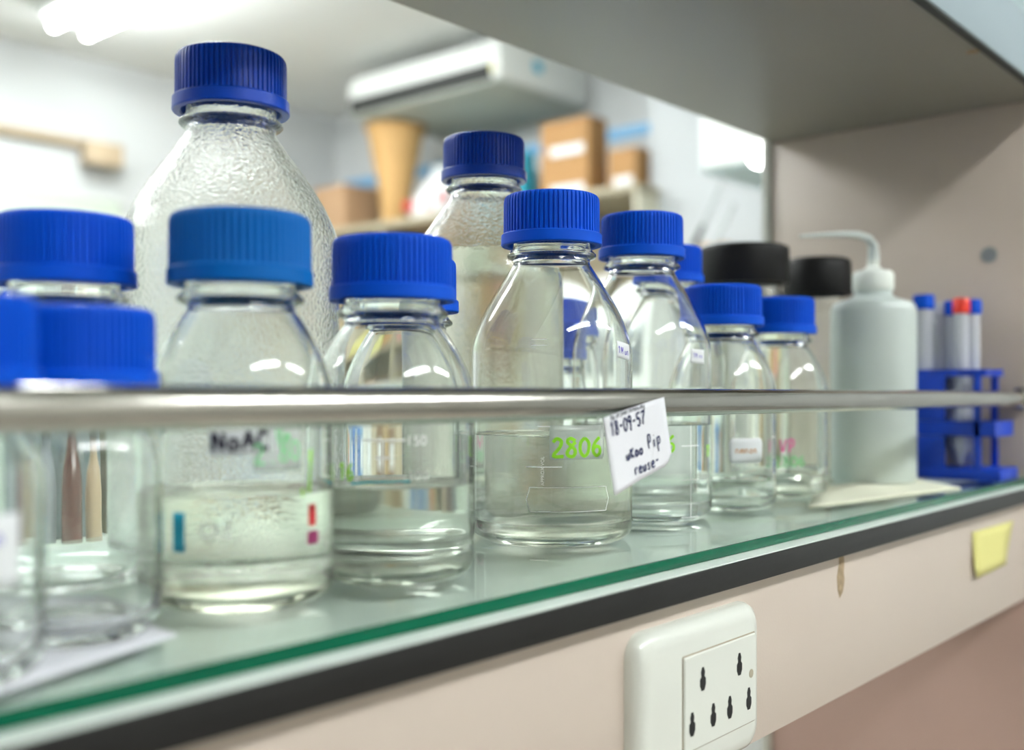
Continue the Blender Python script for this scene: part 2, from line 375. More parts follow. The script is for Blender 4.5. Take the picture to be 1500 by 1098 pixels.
def bottle(key, kind, px, Z, label, capm='blue', liquid=None, level=None, gm='clear', style=0, dH=0, cat='bottle'):
    R, zs, zc, H = KIND[kind]; zc += dH; H += dH; zs += dH*.6
    p = at(px, 566, Z/1000.)
    t = empty('reagent_bottle', (p.x, p.y, GL+.0001), label, cat, 'blue-capped glass reagent bottles')
    put('glass_body', glass_mesh((kind, dH), R, zs, zc, H, M[gm]), t)
    c = put('cap', cap_mesh(capm, style), t, (0,0,zc*MM+.0001)); e = c.modifiers.new('edges', 'EDGE_SPLIT'); e.split_angle = math.radians(40)
    c.rotation_euler[2] = random.random()*6
    if liquid:
        ip = inner_profile(R, zs, zc, H); pr = []
        for (a, b), (a2, b2) in zip(ip, ip[1:]):
            pr.append((a+.25, b-.25))
            if b2 > level: 
                f = (level-b)/(b2-b) if b2 > b else 0; rr = a+(a2-a)*f
                pr += [(rr+.25, level+.4), (rr-.6, level), (rr-2, level-.25), (0, level-.25)]; break
        pr[0] = (0, pr[0][1])
        lo = MB().lathe(sc(pr), 96).build('liquid', M[liquid], t); fixn(lo)
    BOT[key] = dict(t=t, prof=outer_profile(R, zs, zc), lat=(px-750)/F*Z, Z=Z, R=R)
    return t
# --- marks on a bottle: strokes, patches and printed text wrapped on its surface
def place(key, px, py):
    b = BOT[key]; R = b['R']; th = 0; z = 50
    for _ in range(12):
        Zs = b['Z']-R*math.cos(th); xo = (px-750)/F*Zs-b['lat']; z = 81+(566-py)/F*Zs
        R = radius_at(b['prof'], z); th = math.asin(max(-.995, min(.995, xo/R)))
    return th, z
def wrap(key, th0, z0, u, v, eps, back=False):
    b = BOT[key]; z = z0+v; R = radius_at(b['prof'], max(10.1, z)); th = th0+u/b['R']
    if back: th = PI-th
    n = -FW*math.cos(th)+RT*math.sin(th)
    return Vector((n.x*(R+eps)*MM, n.y*(R+eps)*MM, z*MM))
def patch(key, name, m, px, py, w_, h_, eps=.12, rot=0, label=None, back=False, round_=0):
    th, z = place(key, px, py); nx, ny = 10, 5; v = []; f = []
    for j in range(ny+1):
        for i in range(nx+1):
            u = (i/nx-.5)*w_; q = (j/ny-.5)*h_; c, s = math.cos(rot), math.sin(rot)
            if round_ and j in (0, ny) and i in (0, nx): u *= 1-round_/w_; q *= 1-round_/h_
            v.append(wrap(key, th, z, u*c-q*s, u*s+q*c, eps, back))
    for j in range(ny):
        for i in range(nx): a = j*(nx+1)+i; f.append((a, a+1, a+nx+2, a+nx+1))
    o = link(name, v, f, m, BOT[key]['t'])
    so = o.modifiers.new('thickness', 'SOLIDIFY'); so.thickness = .00008; so.offset = 1
    if label: o['label'] = label
    return o
GLY = {  # handwriting, each glyph as polylines in a 0..1 box
'0': [[(.5,1),(.15,.75),(.1,.3),(.4,0),(.75,.2),(.85,.7),(.5,1)]], '1': [[(.2,.75),(.5,1),(.45,0)]],
'2': [[(.1,.8),(.4,1),(.75,.85),(.6,.5),(.1,.05),(.9,.02)]], '5': [[(.85,1),(.25,.95),(.2,.55),(.6,.6),(.8,.3),(.5,0),(.1,.1)]],
'6': [[(.75,1),(.3,.7),(.12,.3),(.4,0),(.75,.15),(.7,.45),(.35,.5),(.15,.3)]],
'7': [[(.1,.95),(.9,1),(.5,.5),(.35,0)]],
'8': [[(.8,.85),(.4,1),(.15,.8),(.75,.35),(.6,.02),(.2,.05),(.15,.3),(.8,.8)]],
'9': [[(.8,.7),(.4,.55),(.15,.8),(.5,1),(.8,.85),(.7,.4),(.6,-.15)]], '-': [[(.15,.5),(.75,.55)]],
'a': [[(.75,.5),(.4,.6),(.15,.25),(.35,0),(.7,.2),(.75,.55),(.8,0)]], 'c': [[(.75,.5),(.35,.55),(.15,.25),(.4,0),(.8,.1)]],
'e': [[(.15,.3),(.75,.38),(.55,.6),(.2,.45),(.2,.1),(.5,0),(.85,.12)]], 'i': [[(.5,.55),(.5,0)], [(.5,.8),(.55,.85)]],
'k': [[(.2,1),(.2,0)], [(.75,.6),(.25,.3),(.8,0)]], 'm': [[(.1,0),(.12,.5),(.4,.55),(.45,0),(.5,.5),(.8,.55),(.88,0)]],
'n': [[(.15,0),(.15,.55),(.6,.55),(.75,0)]], 'o': [[(.45,.6),(.15,.35),(.3,.02),(.7,.1),(.75,.5),(.45,.6)]],
'p': [[(.2,.6),(.2,-.45)], [(.2,.55),(.7,.6),(.75,.2),(.25,.1)]], 'P': [[(.25,1),(.2,0)], [(.2,1),(.75,.95),(.7,.5),(.25,.45)]],
'r': [[(.2,.55),(.2,0)], [(.2,.4),(.5,.6),(.75,.52)]], 's': [[(.7,.55),(.3,.5),(.6,.2),(.5,0),(.15,.05)]],
'u': [[(.15,.55),(.2,.05),(.6,.05),(.7,.55),(.75,0)]], 'N': [[(.1,0),(.15,1),(.75,.05),(.85,1)]],
'A': [[(.1,0),(.5,1),(.85,0)], [(.25,.4),(.75,.4)]], 'C': [[(.85,.85),(.45,1),(.12,.5),(.4,0),(.85,.12)]],
'd': [[(.7,.5),(.3,.55),(.15,.2),(.4,0),(.7,.15)], [(.75,1),(.72,0)]], 'V': [[(.1,1),(.4,0),(.85,1)]], 'K': [[(.2,1),(.2,0)], [(.8,1),(.25,.45),(.85,0)]],
'M': [[(.1,0),(.15,1),(.5,.3),(.8,1),(.88,0)]], 'l': [[(.4,1),(.4,.1),(.6,0)]], 'g': [[(.7,.55),(.3,.55),(.2,.2),(.6,.1),(.72,.5),(.65,-.3),(.25,-.3)]],
'.': [[(.45,0),(.55,.03)]], 'F': [[(.2,0),(.2,1),(.8,.95)], [(.2,.5),(.65,.55)]], 'O': [[(.5,1),(.12,.6),(.2,.1),(.6,0),(.88,.4),(.8,.85),(.5,1)]],
'x': [[(.15,.6),(.75,0)], [(.75,.6),(.15,0)]], 't': [[(.45,.9),(.42,.1),(.7,0)], [(.15,.6),(.75,.62)]], 'L': [[(.2,1),(.2,0),(.75,.03)]]}
def strokes(text, h, wd=.68):
    out = []; x = 0
    for ch in text:
        if ch == ' ': x += h*wd*.6; continue
        for s in GLY.get(ch, []): out.append([(x+a*h*wd, b*h) for a, b in s])
        x += h*wd*1.08
    return out, x
def smooth_line(s):
    if len(s) < 3: return s
    out = []
    for i in range(len(s)-1):
        p0 = s[max(i-1,0)]; p1 = s[i]; p2 = s[i+1]; p3 = s[min(i+2, len(s)-1)]
        for k in range(4):
            t = k/4
            out.append(tuple(.5*((2*b)+(-a+c)*t+(2*a-5*b+4*c-d)*t*t+(-a+3*b-3*c+d)*t**3) for a, b, c, d in zip(p0, p1, p2, p3)))
    return out+[s[-1]]
def ribbon(lines, wl, fun):
    v = []; f = []
    for s in lines:
        s = smooth_line(s); k = len(v)
        for i, (x, y) in enumerate(s):
            a = s[max(i-1,0)]; b = s[min(i+1, len(s)-1)]; dx, dy = b[0]-a[0], b[1]-a[1]; L = math.hypot(dx, dy) or 1
            nx, ny = -dy/L*wl/2, dx/L*wl/2
            v += [fun(x+nx, y+ny), fun(x-nx, y-ny)]
        for i in range(len(s)-1): f.append((k+2*i, k+2*i+1, k+2*i+3, k+2*i+2))
    return v, f
def hand(key, text, m, px, py, h, wl, eps=.25, rot=0, wd=.68, label=None, name='handwriting', shear=0):
    th, z = place(key, px, py); ls, W = strokes(text, h, wd); c, s_ = math.cos(rot), math.sin(rot)
    def fun(x, y):
        x -= W/2; y -= h/2; x += y*shear
        return wrap(key, th, z, x*c-y*s_, x*s_+y*c, eps)
    v, f = ribbon(ls, wl, fun); o = link(name, v, f, m, BOT[key]['t'])
    if label: o['label'] = label
    return o
def font_mesh(text, size):
    cu = bpy.data.curves.new('t', 'FONT'); cu.body = text; cu.size = size; cu.align_x = 'CENTER'; cu.align_y = 'CENTER'; cu.resolution_u = 3
    ob = bpy.data.objects.new('t', cu); COL.objects.link(ob)
    dg = bpy.context.evaluated_depsgraph_get(); me = ob.evaluated_get(dg).to_mesh()
    v = [tuple(q.co) for q in me.vertices]; f = [tuple(p.vertices) for p in me.polygons]
    ob.evaluated_get(dg).to_mesh_clear(); bpy.data.objects.remove(ob); bpy.data.curves.remove(cu); return v, f
def printed(key, text, m, px, py, size, eps=.14, rot=0, name='printed_mark'):
    th, z = place(key, px, py); v, f = font_mesh(text, size); c, s = math.cos(rot), math.sin(rot)
    return link(name, [wrap(key, th, z, x*c-y*s, x*s+y*c, eps) for x, y, _ in v], f, m, BOT[key]['t'])
def lines(key, m, px, py, segs, wl=.45, eps=.14, name='graduation_mark', label=None):
    th, z = place(key, px, py)
    fine = []
    for s in segs:
        q = []
        for (a, b), (c, d) in zip(s, s[1:]):
            for k in range(8): q.append((a+(c-a)*k/8, b+(d-b)*k/8))
        fine.append(q+[s[-1]])
    for q in fine:
        v, f = ribbon([q], wl, lambda x, y: wrap(key, th, z, x, y, eps)); o = link(name, v, f, m, BOT[key]['t'])
        if label: o['label'] = label

bottle('A', '1000', 339, 497, 'largest reagent bottle, droplet-covered glass, standing behind at left with highest blue cap', 'blue3', gm='wet', dH=-4)
bottle('B', '250', 95, 413, 'blue-capped bottle at far left, half hidden behind two lower out-of-focus caps', dH=0)
bottle('C', '250', 353, 403, 'bottle with duller teal-blue cap and black NaAC tape, pale yellow liquid', 'blue2', 'yellowish', 42, style=1, dH=-1)
bottle('D', '250', 575, 453, 'bottle with cloudy liquid and white 150 and 100 scale marks', 'blue', 'cloudy', 40, dH=-3)
bottle('D2', '250', 594, 533, 'blue-capped bottle peeking out directly behind the cloudy 150 and 100 scaled bottle', dH=-2)
bottle('E', '1000', 709, 662, 'tall bottle of cloudy beige liquid behind the centre, second highest blue cap', 'blue3', 'beigeliq', 163, gm='wet2', dH=-4)
bottle('F', '500', 808, 564, 'sharply focused central bottle of clear liquid marked 2806 in lime green', 'blue', 'water', 56, dH=-4.5)
bottle('Q', '100', 831, 800, 'small blue-capped bottle seen through the central bottle, its cap the higher one', dH=38)
bottle('Q2', '100', 800, 745, 'small blue-capped bottle seen through the central bottle, its cap the lower one', dH=19)
bottle('G', '500', 940, 657, 'clear bottle right of the central bottle, behind the hanging paper card', 'blue', 'water', 58)
bottle('H', '500', 977, 783, 'blue-capped bottle mostly hidden, its cap left of the wide black lid', liquid='water', level=80, dH=-3)
bottle('I', '250', 1059, 707, 'small bottle with a white label of faded orange writing', 'blue', 'water', 20, dH=1)
bottle('J', '250', 1142, 792, 'small bottle with pink VP and green writing, rightmost of the blue screw caps', 'blue', 'water', 17)
bottle('O', '100', 107, 345, 'short bottle with blurred blue cap at front left, standing on white paper', dH=-1.5)
bottle('P', '100', -94, 290, 'leftmost short bottle cut off by the picture edge, violet writing on its label', dH=-1.5)

# marks, cloudy bottle
printed('D', '150', M['enamel'], 610, 646, 6.0, .3); printed('D', '100', M['enamel'], 612, 697, 6.0, .3)
lines('D', M['enamel'], 561, 645, [[(-8,0),(9,0)], [(0,0),(0,-14.6)], [(-8,-14.6),(9,-14.6)], [(-3,-7),(3,-7)]], .75, .3)
printed('D', 'APPROX VOL', M['enamel'], 524, 672, 3.2, .3, rot=PI/2)
lines('D', M['tealink'], 553, 707, [[(-11,-.6),(-3,.2),(13,.4)]], 1.0, .3, 'marker_line', 'turquoise marker line')
hand('D', '16', M['gink'], 508, 691, 6.5, 1.1, label='lime green handwriting', wd=.5)
# central bottle
patch('F', 'label', M['tape'], 847, 648, 29, 17, label='clear tape over lime green writing')
hand('F', '2806', M['gink'], 848, 655, 9.0, 1.7, rot=.02, wd=.70, label='lime green 2806', eps=.3)
lines('F', M['enamel'], 797, 684, [[(-9,0),(9,0)], [(-3,-22),(3,-22)], [(-7,-46),(2,-46)], [(-3,20),(3,20)]], .55, .3)
printed('F', 'APPROX VOL', M['enamel'], 795, 690, 2.4, rot=PI/2)
lines('F', M['enamel'], 790, 497, [[(-4,0),(4,0)], [(-4,-3),(4,-3)]], .4)
lines('F', M['enamel'], 835, 732, [[(-20,-6),(20,-6),(22,0),(20,6),(-20,6),(-22,0),(-20,-6)]], .35)
patch('F', 'label', M['label'], 914, 514, 14, 8.5, rot=-.12, eps=.25, label='small white label with violet writing')
hand('F', '1M un', M['purple'], 913, 514, 3.4, .45, rot=-.12, eps=.5)
# right of it
hand('G', '2806', M['gink'], 958, 650, 9.5, 1.7, label='lime green 2806', eps=.3)
lines('G', M['enamel'], 1010, 653, [[(-6,0),(8,0)], [(-6,-20),(8,-20)], [(-6,-42),(8,-42)], [(1,12),(1,-42)]], .5)
patch('G', 'label', M['label'], 1022, 522, 13, 8.5, rot=-.05, eps=.25, label='small white label with faint blue writing')
hand('G', '1M nn', M['purple'], 1022, 521, 2.8, .3, rot=-.05, eps=.5)
hand('G', '11', M['gink'], 1037, 660, 7, 1.1, wd=.4)
# black NaAC tape bottle
patch('C', 'label', M['label'], 355, 645, 23, 10, rot=.03, label='white tape with black writing')
hand('C', 'NaAC', M['black_ink'], 354, 646, 6.0, 1.5, rot=.03, label='black NaAC writing', wd=.78)
patch('C', 'label', M['tape'], 408, 655, 18, 17, label='pale tape with green writing')
hand('C', '2.80', M['g2ink'], 408, 662, 7.0, .75, rot=.08, label='green writing', wd=.6)
hand('C', 'Vm', M['g2ink'], 415, 638, 4.5, .6, label='green writing', wd=.6)
printed('C', 'Od', M['enamel'], 315, 778, 8.5, .5)
lines('C', M['gink'], 452, 690, [[(0,-8),(1,8)], [(-3,-6),(-3,-9)]], 1.4, .3, 'marker_line')
patch('C', 'sticker', M['redst'], 457, 754, 4.0, 8, label='red sticker'); patch('C', 'sticker', M['plumst'], 458, 787, 6, 5, label='plum sticker')
patch('C', 'sticker', M['cyanst'], 262, 780, 5, 14, label='cyan sticker')
# small ones on the right
patch('I', 'label', M['label'], 1094, 660, 24, 16, label='white label with faded orange writing', round_=2)
hand('I', 'nmnon', M['orangeink'], 1094, 659, 4.2, .8)
lines('I', M['enamel'], 1133, 640, [[(-3,0),(2,0)], [(-3,-13),(2,-13)], [(-3,-27),(2,-27)]], .5)
hand('J', 'VP', M['pink'], 1154, 653, 9, 1.4, label='pink VP writing', wd=.6)
hand('J', '2806', M['g2ink'], 1158, 676, 7, 1.0, rot=.05, label='green writing', wd=.75)
patch('P', 'label', M['label'], 14, 800, 22, 20, label='white label with violet writing')
hand('P', 'mnun', M['purple'], 14, 778, 4, .8)

# --- hanging card on the rail
hc = empty('hanging_card', at(925, 650, .472), 'small white handwritten paper card taped to the steel rail', 'paper card')
YP = .2655
def onplane(px, py, Y=YP):
    Z = Y/(SA-CA*(px-750)/F); return at(px, py, Z)
TL, TR, BL = onplane(882, 612), onplane(971, 581), onplane(897, 726)
eu = TR-TL; ev = BL-TL; O = hc.location.copy()
def cp(u, v, d=0):      # card coordinates 0..1, v downwards
    p = TL+eu*u+ev*v; bow = .0015*math.sin(PI*u)-.0010*(v**2)
    return Vector((p.x, YP-.0006-d+bow*0.6, p.z))-O
N = 14; v = []; f = []
for j in range(N+1):
    for i in range(N+1):
        u, q = i/N, j/N
        top = 0; bot = 1.0-.10*u
        if u > .85: bot -= ((u-.85)/.15)**2*.13
        v.append(cp(u, q*bot))
for j in range(N):
    for i in range(N): a = j*(N+1)+i; f.append((a, a+1, a+N+2, a+N+1))
o = link('paper', v, f, M['paper'], hc); so = o.modifiers.new('t', 'SOLIDIFY'); so.thickness = .0002; so.offset = 0
def card_text(text, u0, v0, h, wl, rot=0, flip=False, m='ink', wd=.68, name='handwriting'):
    ls, W = strokes(text, h, wd); c, s = math.cos(rot), math.sin(rot)
    def fun(x, y):
        if flip: x, y = W-x, h-y
        X, Y = x*c-y*s, x*s+y*c
        return cp(u0+X, v0-Y*1.35, .0004)
    vv, ff = ribbon(ls, wl, fun); return link(name, vv, ff, M[m], hc)
card_text('18-09-57', .08, .26, .125, .019, 0, wd=.54)
card_text('uKao', .27, .63, .09, .021, wd=.75); card_text('Pip', .64, .60, .135, .016, wd=.5)
card_text('reuse-', .37, .86, .105, .018, wd=.62)
card_text('Parneuscimed at Mg', .10, .075, .05, .009, flip=True, m='grayink', wd=.62, name='printed_mark')

# --- black-lidded jars
def jar(name, px, Z, R, H, zc, lid_prof, label, liquid=None):
    p = at(px, 566, Z/1000); t = empty(name, (p.x, p.y, GL+.0001), label, 'jar', 'black-lidded glass jars')
    nr = R-8
    op = [(0,2.5),(R-12,2),(R-9,0),(R-4,1),(R,7),(R,zc-22)]+bez((R,zc-22),(R,zc-12),(nr+2,zc-12),(nr,zc-5),8)[1:]+[(nr,zc+3)]
    ip = [(0,5),(R-12,5),(R-5,7),(R-2,12),(R-2,zc-22)]+bez((R-2,zc-22),(R-2,zc-12),(nr,zc-13),(nr-2,zc-5),8)[1:]+[(nr-2,zc+3)]
    fixn(MB().lathe(sc(op+list(reversed(ip))), 72).build('glass_body', M['clear'], t))
    fixn(MB().lathe(sc(lid_prof), 96).build('lid', M['blk'], t, split=60))
    if liquid:
        lp = [(0,4.7),(R-12,4.7),(R-4.8,6.8),(R-1.8,12),(R-1.8,liquid),(0,liquid)]
        fixn(MB().lathe(sc(lp), 72).build('liquid', M['yellowish'], t))
    return t
jar('screw_jar', 1089, 900, 39, 202, 166, [(0,200),(34,200),(37.5,198.6),(38.2,195),(38.4,169),(37.8,167.5),(33,167.5),(33,190),(0,190)], 'glass jar under a wide flat black lid', 120)
jar('screw_jar', 1197, 975, 31, 199, 164, [(0,199),(25,198.6),(28.5,197.5),(30.2,194),(31.8,166),(31.2,164.5),(27,164.5),(27,190),(0,190)], 'glass jar under a tapering black lid, left of the wash bottle', 60)
# --- wash bottle
p = at(1279, 566, .895)
wb = empty('wash_bottle', (p.x, p.y, GL+.0001), 'milky plastic wash bottle with thin bent spout', 'wash bottle', None, math.radians(12))
R = 35
fixn(MB().lathe(sc([(0,1),(R-6,0),(R-2,1),(R,4),(R,143),(R-.8,148),(R-3,151.5),(R-10,154),(20,155.5),(17,157),(15.5,159),(15.5,163),(0,163)]), 72).build('bottle_body', M['milky'], wb))
cp_ = MB().lathe(sc([(0,162),(16.5,162),(17,163),(16.8,176),(15,178.5),(8,180),(5,183),(5,188),(0,188)]), 72, rfun=lambda r, z, a: r-(.0006 if (.1635 < z < .1765 and int(a*36/PI) % 2) else 0)); fixn(cp_.build('cap', mat('white_cap_plastic', (.78,.82,.76,1), .4), wb))
import mathutils
rzi = Matrix.Rotation(-math.radians(12), 3, 'Z')
def lv(px, py, Z): return rzi @ (at(px, py, Z)-Vector((p.x, p.y, GL)))
stem = [(0,0,.186), (0,0,.20), lv(1281, 380, .895), lv(1279, 360, .895), lv(1272, 349, .893), lv(1258, 344, .890), lv(1235, 343, .883), lv(1205, 344, .872), lv(1172, 346, .86)]
fixn(MB().tube(stem, [.0047,.0046,.0045,.0042,.0036,.0032,.0026,.0019,.0012], 14).build('spout', mat('translucent_spout', (.70,.76,.73,1), .35, trans=.35), wb))

# --- tube rack, built in its own frame: x along the long side
rk_o = at(1420, 566, .97)
rk = empty('tube_rack', (.972, .325, GL), 'blue plastic test tube rack standing against the end panel', 'rack')
def rpart(name, mb): o = mb.build(name, M['rack'], rk); fixn(o); return o
hx, hy = .026, .030
# y extents seen from the camera: right is -y.  far left corner at +y
def plate(name, z, th, x0=-hx, x1=hx, y0=-hy, y1=hy, holes=True):
    bm = MB()
    if not holes: bm.box(x0, x1, y0, y1, z, z+th, .0008); return rpart(name, bm)
    r = .0088; xs = [-.0125, .0125]; ys = [y0+(y1-y0)*(k+.5)/3 for k in range(3)]
    cxs = [x0, 0, x1]; cys = [y0+(y1-y0)*k/3 for k in range(4)]
    K = 24
    for i, xc in enumerate(xs):
        for j, yc in enumerate(ys):
            a0, a1, b0, b1 = cxs[i], cxs[i+1], cys[j], cys[j+1]
            vi = []; 
            for k in range(K):
                t = 2*PI*k/K; c, s = math.cos(t), math.sin(t)
                sx = ((a1 if c > 0 else a0)-xc)/c if abs(c) > 1e-9 else 9; sy = ((b1 if s > 0 else b0)-yc)/s if abs(s) > 1e-9 else 9
                m_ = min(sx, sy); vi.append(((xc+r*c, yc+r*s), (xc+m_*c, yc+m_*s)))
            v = []
            for (a, b) in vi: v += [(a[0],a[1],z),(b[0],b[1],z),(a[0],a[1],z+th),(b[0],b[1],z+th)]
            f = []
            for k in range(K):
                A = 4*k; B = 4*((k+1) % K)
                f += [(A+2,A+3,B+3,B+2),(A,B,B+1,A+1),(A,A+2,B+2,B),(A+1,B+1,B+3,A+3)]
            bm.add(v, f)
    return rpart(name, bm)
plate('top_plate', .090, .006, y0=-.040); plate('middle_plate', .038, .013, y0=-.048); plate('base_plate', 0, .010, y0=-.052, holes=False)
rpart('end_wall', MB().box(-hx, hx, hy-.004, hy, .009, .090, .0006))
rpart('side_wall', MB().box(-hx, -hx+.003, hy-.036, hy-.004, .009, .0375, .0006))
rpart('side_wall', MB().box(-hx, -hx+.003, hy-.036, hy-.004, .0515, .090, .0006))
rpart('post', MB().box(-hx, -hx+.004, -hy-.006, -hy-.000, .009, .090, .0006))
rpart('post', MB().box(hx-.004, hx, -hy-.006, -hy-.000, .009, .090, .0006))
# tubes in the rack (each its own thing)
def tube_thing(px, x, z0, H, capm, label, r=.0072, tilt=0):
    k = (px-750)/F; y = x*(SA-CA*k)/(CA+SA*k)          # where the sight line of that tube meets its row
    t = empty('test_tube', (x, y, GL+z0), label, 'test tube', 'capped tubes standing in the blue rack')
    b = MB().lathe([(0,0),(.003,.003),(r*.75,.012),(r,.018),(r,H),(r-.0008,H),(r-.0008,.018),(r*.7,.013),(0,.0015)], 32); fixn(b.build('tube_wall', M['clearpl'], t))
    fixn(MB().lathe([(0,H+.0115),(r+.0003,H+.0115),(r+.0013,H+.010),(r+.0013,H-.001),(r+.0002,H-.002),(r+.0002,H+.006),(0,H+.006)], 40, rfun=lambda q, z, a: q-(.0003 if q > r+.001 and int(a*24/PI) % 2 else 0)).build('cap', M[capm], t))
    if tilt: t.rotation_euler = (tilt, 0, 0)
    return t
RX = rk.location.x
tube_thing(1353, RX-.0125, .010, .142, 'blue', 'blue-capped tube at the left end of the rack', .0078)
tube_thing(1377, RX+.0125, .010, .136, 'clearpl', 'tube with a clear cap between the blue-capped tubes')
tube_thing(1408, RX-.0135, .010, .137, 'red', 'red-capped tube, the only one in the rack', .006)
tube_thing(1397, RX+.0115, .010, .137, 'blue', 'blue-capped tube just left of the red-capped tube')
tube_thing(1423, RX+.0045, .010, .137, 'blue', 'rightmost blue-capped tube in the rack')

# --- papers on the glass
def sheet(name, pts, z, m, label, cat='paper', th=.0003, curl=0):
    c = sum((Vector(q) for q in pts), Vector((0,0,0)))/len(pts)
    t = empty(name, (c.x, c.y, z), label, cat)
    n_ = 8; v = []; f = []
    for j in range(n_+1):
        for i in range(n_+1):
            a, b = i/n_, j/n_
            q = Vector(pts[0])*(1-a)*(1-b)+Vector(pts[1])*a*(1-b)+Vector(pts[2])*a*b+Vector(pts[3])*(1-a)*b
            v.append((q.x-c.x, q.y-c.y, th+curl*(1-b)**3*(.4+.6*a)))
    for j in range(n_):
        for i in range(n_): k = j*(n_+1)+i; f.append((k, k+1, k+n_+2, k+n_+1))
    o = link('paper', v, f, m, t); so = o.modifiers.new('t', 'SOLIDIFY'); so.thickness = th; so.offset = -1; return t
def gpt(px, py): Z = .081*F/(py-566); return at(px, py, Z)
sheet('paper_sheet', [gpt(-60, 1035), gpt(262, 930), gpt(150, 895), gpt(-60, 900)], GL, M['paper'], 'white paper sheet lying on the glass at lower left')
t = sheet('note_pad', [gpt(1185, 744), gpt(1408, 716), gpt(1330, 700), gpt(1195, 716)], GL, mat('pale_yellow_paper', (.83,.83,.66,1), .7), 'pale yellow paper pad lying on the glass before the wash bottle', 'note pad', th=.0012)
o = sheet('slate_area', [gpt(1330, 712), gpt(1462, 702), gpt(1500, 690), gpt(1350, 690)], GL, mat('slate_grey', (.20,.24,.27,1), .5), 'slate grey area under the blue tube rack', 'mat', th=.0001)  # thin slate grey area laid on the glass below the rack
# sticky note on the fascia
sn = empty('sticky_note', (0,0,0), 'faded yellow sticky note on the beige fascia near its right end', 'sticky note')
qs = [onplane(1424, 779, .2650), onplane(1484, 762, .2650), onplane(1470, 826, .2650), onplane(1424, 846, .2650)]
c = sum(qs, Vector())/4; sn.location = c; v = []; f = []
for j in range(6):
    for i in range(6):
        a, b = i/5, j/5; q = (qs[0]*(1-a)+qs[1]*a)*(1-b)+(qs[3]*(1-a)+qs[2]*a)*b
        q = q+Vector((0, -.0003-.003*b*b*(1-a*.5), 0)); v.append(q-c)
for j in range(5):
    for i in range(5): k = j*6+i; f.append((k, k+6, k+7, k+1))
o = link('paper', v, f, M['yellow'], sn); so = o.modifiers.new('t', 'SOLIDIFY'); so.thickness = .0001

# --- wall socket
sx0, sx1, sz1, sz0 = .381, .4906, G-.1090, G-.1830
ws = empty('wall_socket', ((sx0+sx1)/2, .2655, (sz0+sz1)/2), 'white double wall socket on the beige fascia', 'socket')
W2, H2 = (sx1-sx0)/2, (sz1-sz0)/2
def rrect(hw, hh, r, y, n_=8):
    out = []
    for cx, cz, a0 in ((hw-r, hh-r, 0), (-hw+r, hh-r, PI/2), (-hw+r, -hh+r, PI), (hw-r, -hh+r, 1.5*PI)):
        for k in range(n_+1): a = a0+PI/2*k/n_; out.append(Vector((cx+r*math.cos(a), y, cz+r*math.sin(a))))
    return out
def stack(rings):
    v = []; f = []; L = len(rings[0])
    for rg in rings: v += rg
    for j in range(len(rings)-1):
        for i in range(L): f.append((j*L+i, j*L+(i+1) % L, (j+1)*L+(i+1) % L, (j+1)*L+i))
    f.append(tuple((len(rings)-1)*L+i for i in range(L))); f.append(tuple(range(L))); return v, f
v, f = stack([rrect(W2, H2, .011, 0), rrect(W2, H2, .011, -.003), rrect(W2-.0012, H2-.0012, .0105, -.0062), rrect(W2-.004, H2-.004, .009, -.0082), rrect(W2-.008, H2-.008, .006, -.0088)])
fixn(link('cover_plate', v, f, M['socket'], ws, split=60))
IX, IW, IH = .4489-(sx0+sx1)/2, .0337, H2-.0150
def shift(rg): return [q+Vector((IX, 0, 0)) for q in rg]
v, f = stack([shift(rrect(IW, IH, .0008, -.0080)), shift(rrect(IW, IH, .0008, -.0095)), shift(rrect(IW-.0005, IH-.0005, .0008, -.0100))])
fixn(link('socket_insert', v, f, M['socket'], ws, split=30))
v, f = stack([shift(rrect(IW+.0006, IH+.0006, .0010, -.0080)), shift(rrect(IW+.0006, IH+.0006, .0010, -.00895))])
fixn(link('insert_gap', v, f, mat('socket_gap_brown', (.35,.30,.22,1), .8), ws, False))
def outl(name, cx, cz, shape, m, y=-.0101):
    v = [(cx+a, y, cz+b) for a, b in shape]+[(cx+a, y+.0008, cz+b) for a, b in shape]; k = len(shape)
    return fixn(link(name, v, [tuple(range(k)), tuple(range(2*k-1, k-1, -1))]+[(i, (i+1) % k, k+(i+1) % k, k+i) for i in range(k)], m, ws, False))
slot = [(-.0012,-.0055),(.0012,-.0055),(.0026,-.0030),(.0026,.0),(.0014,.0012),(.0018,.0032),(.0008,.0055),(-.0008,.0055),(-.0018,.0032),(-.0014,.0012),(-.0026,0),(-.0026,-.003)]
for k, cx in enumerate((.4308, .4655)):
    cx -= (sx0+sx1)/2
    outl('pin_slot', cx, H2-.0275, slot, M['slot'])
    for sx in (-1, 1): outl('pin_slot', cx+sx*.0095, H2-.0465, slot, M['slot'])
circ = [(math.cos(a*PI/8)*.0022, math.sin(a*PI/8)*.0022) for a in range(16)]
outl('screw', .4775-(sx0+sx1)/2, H2-.0345, circ, mat('beige_screw', (.42,.38,.28,1), .5))

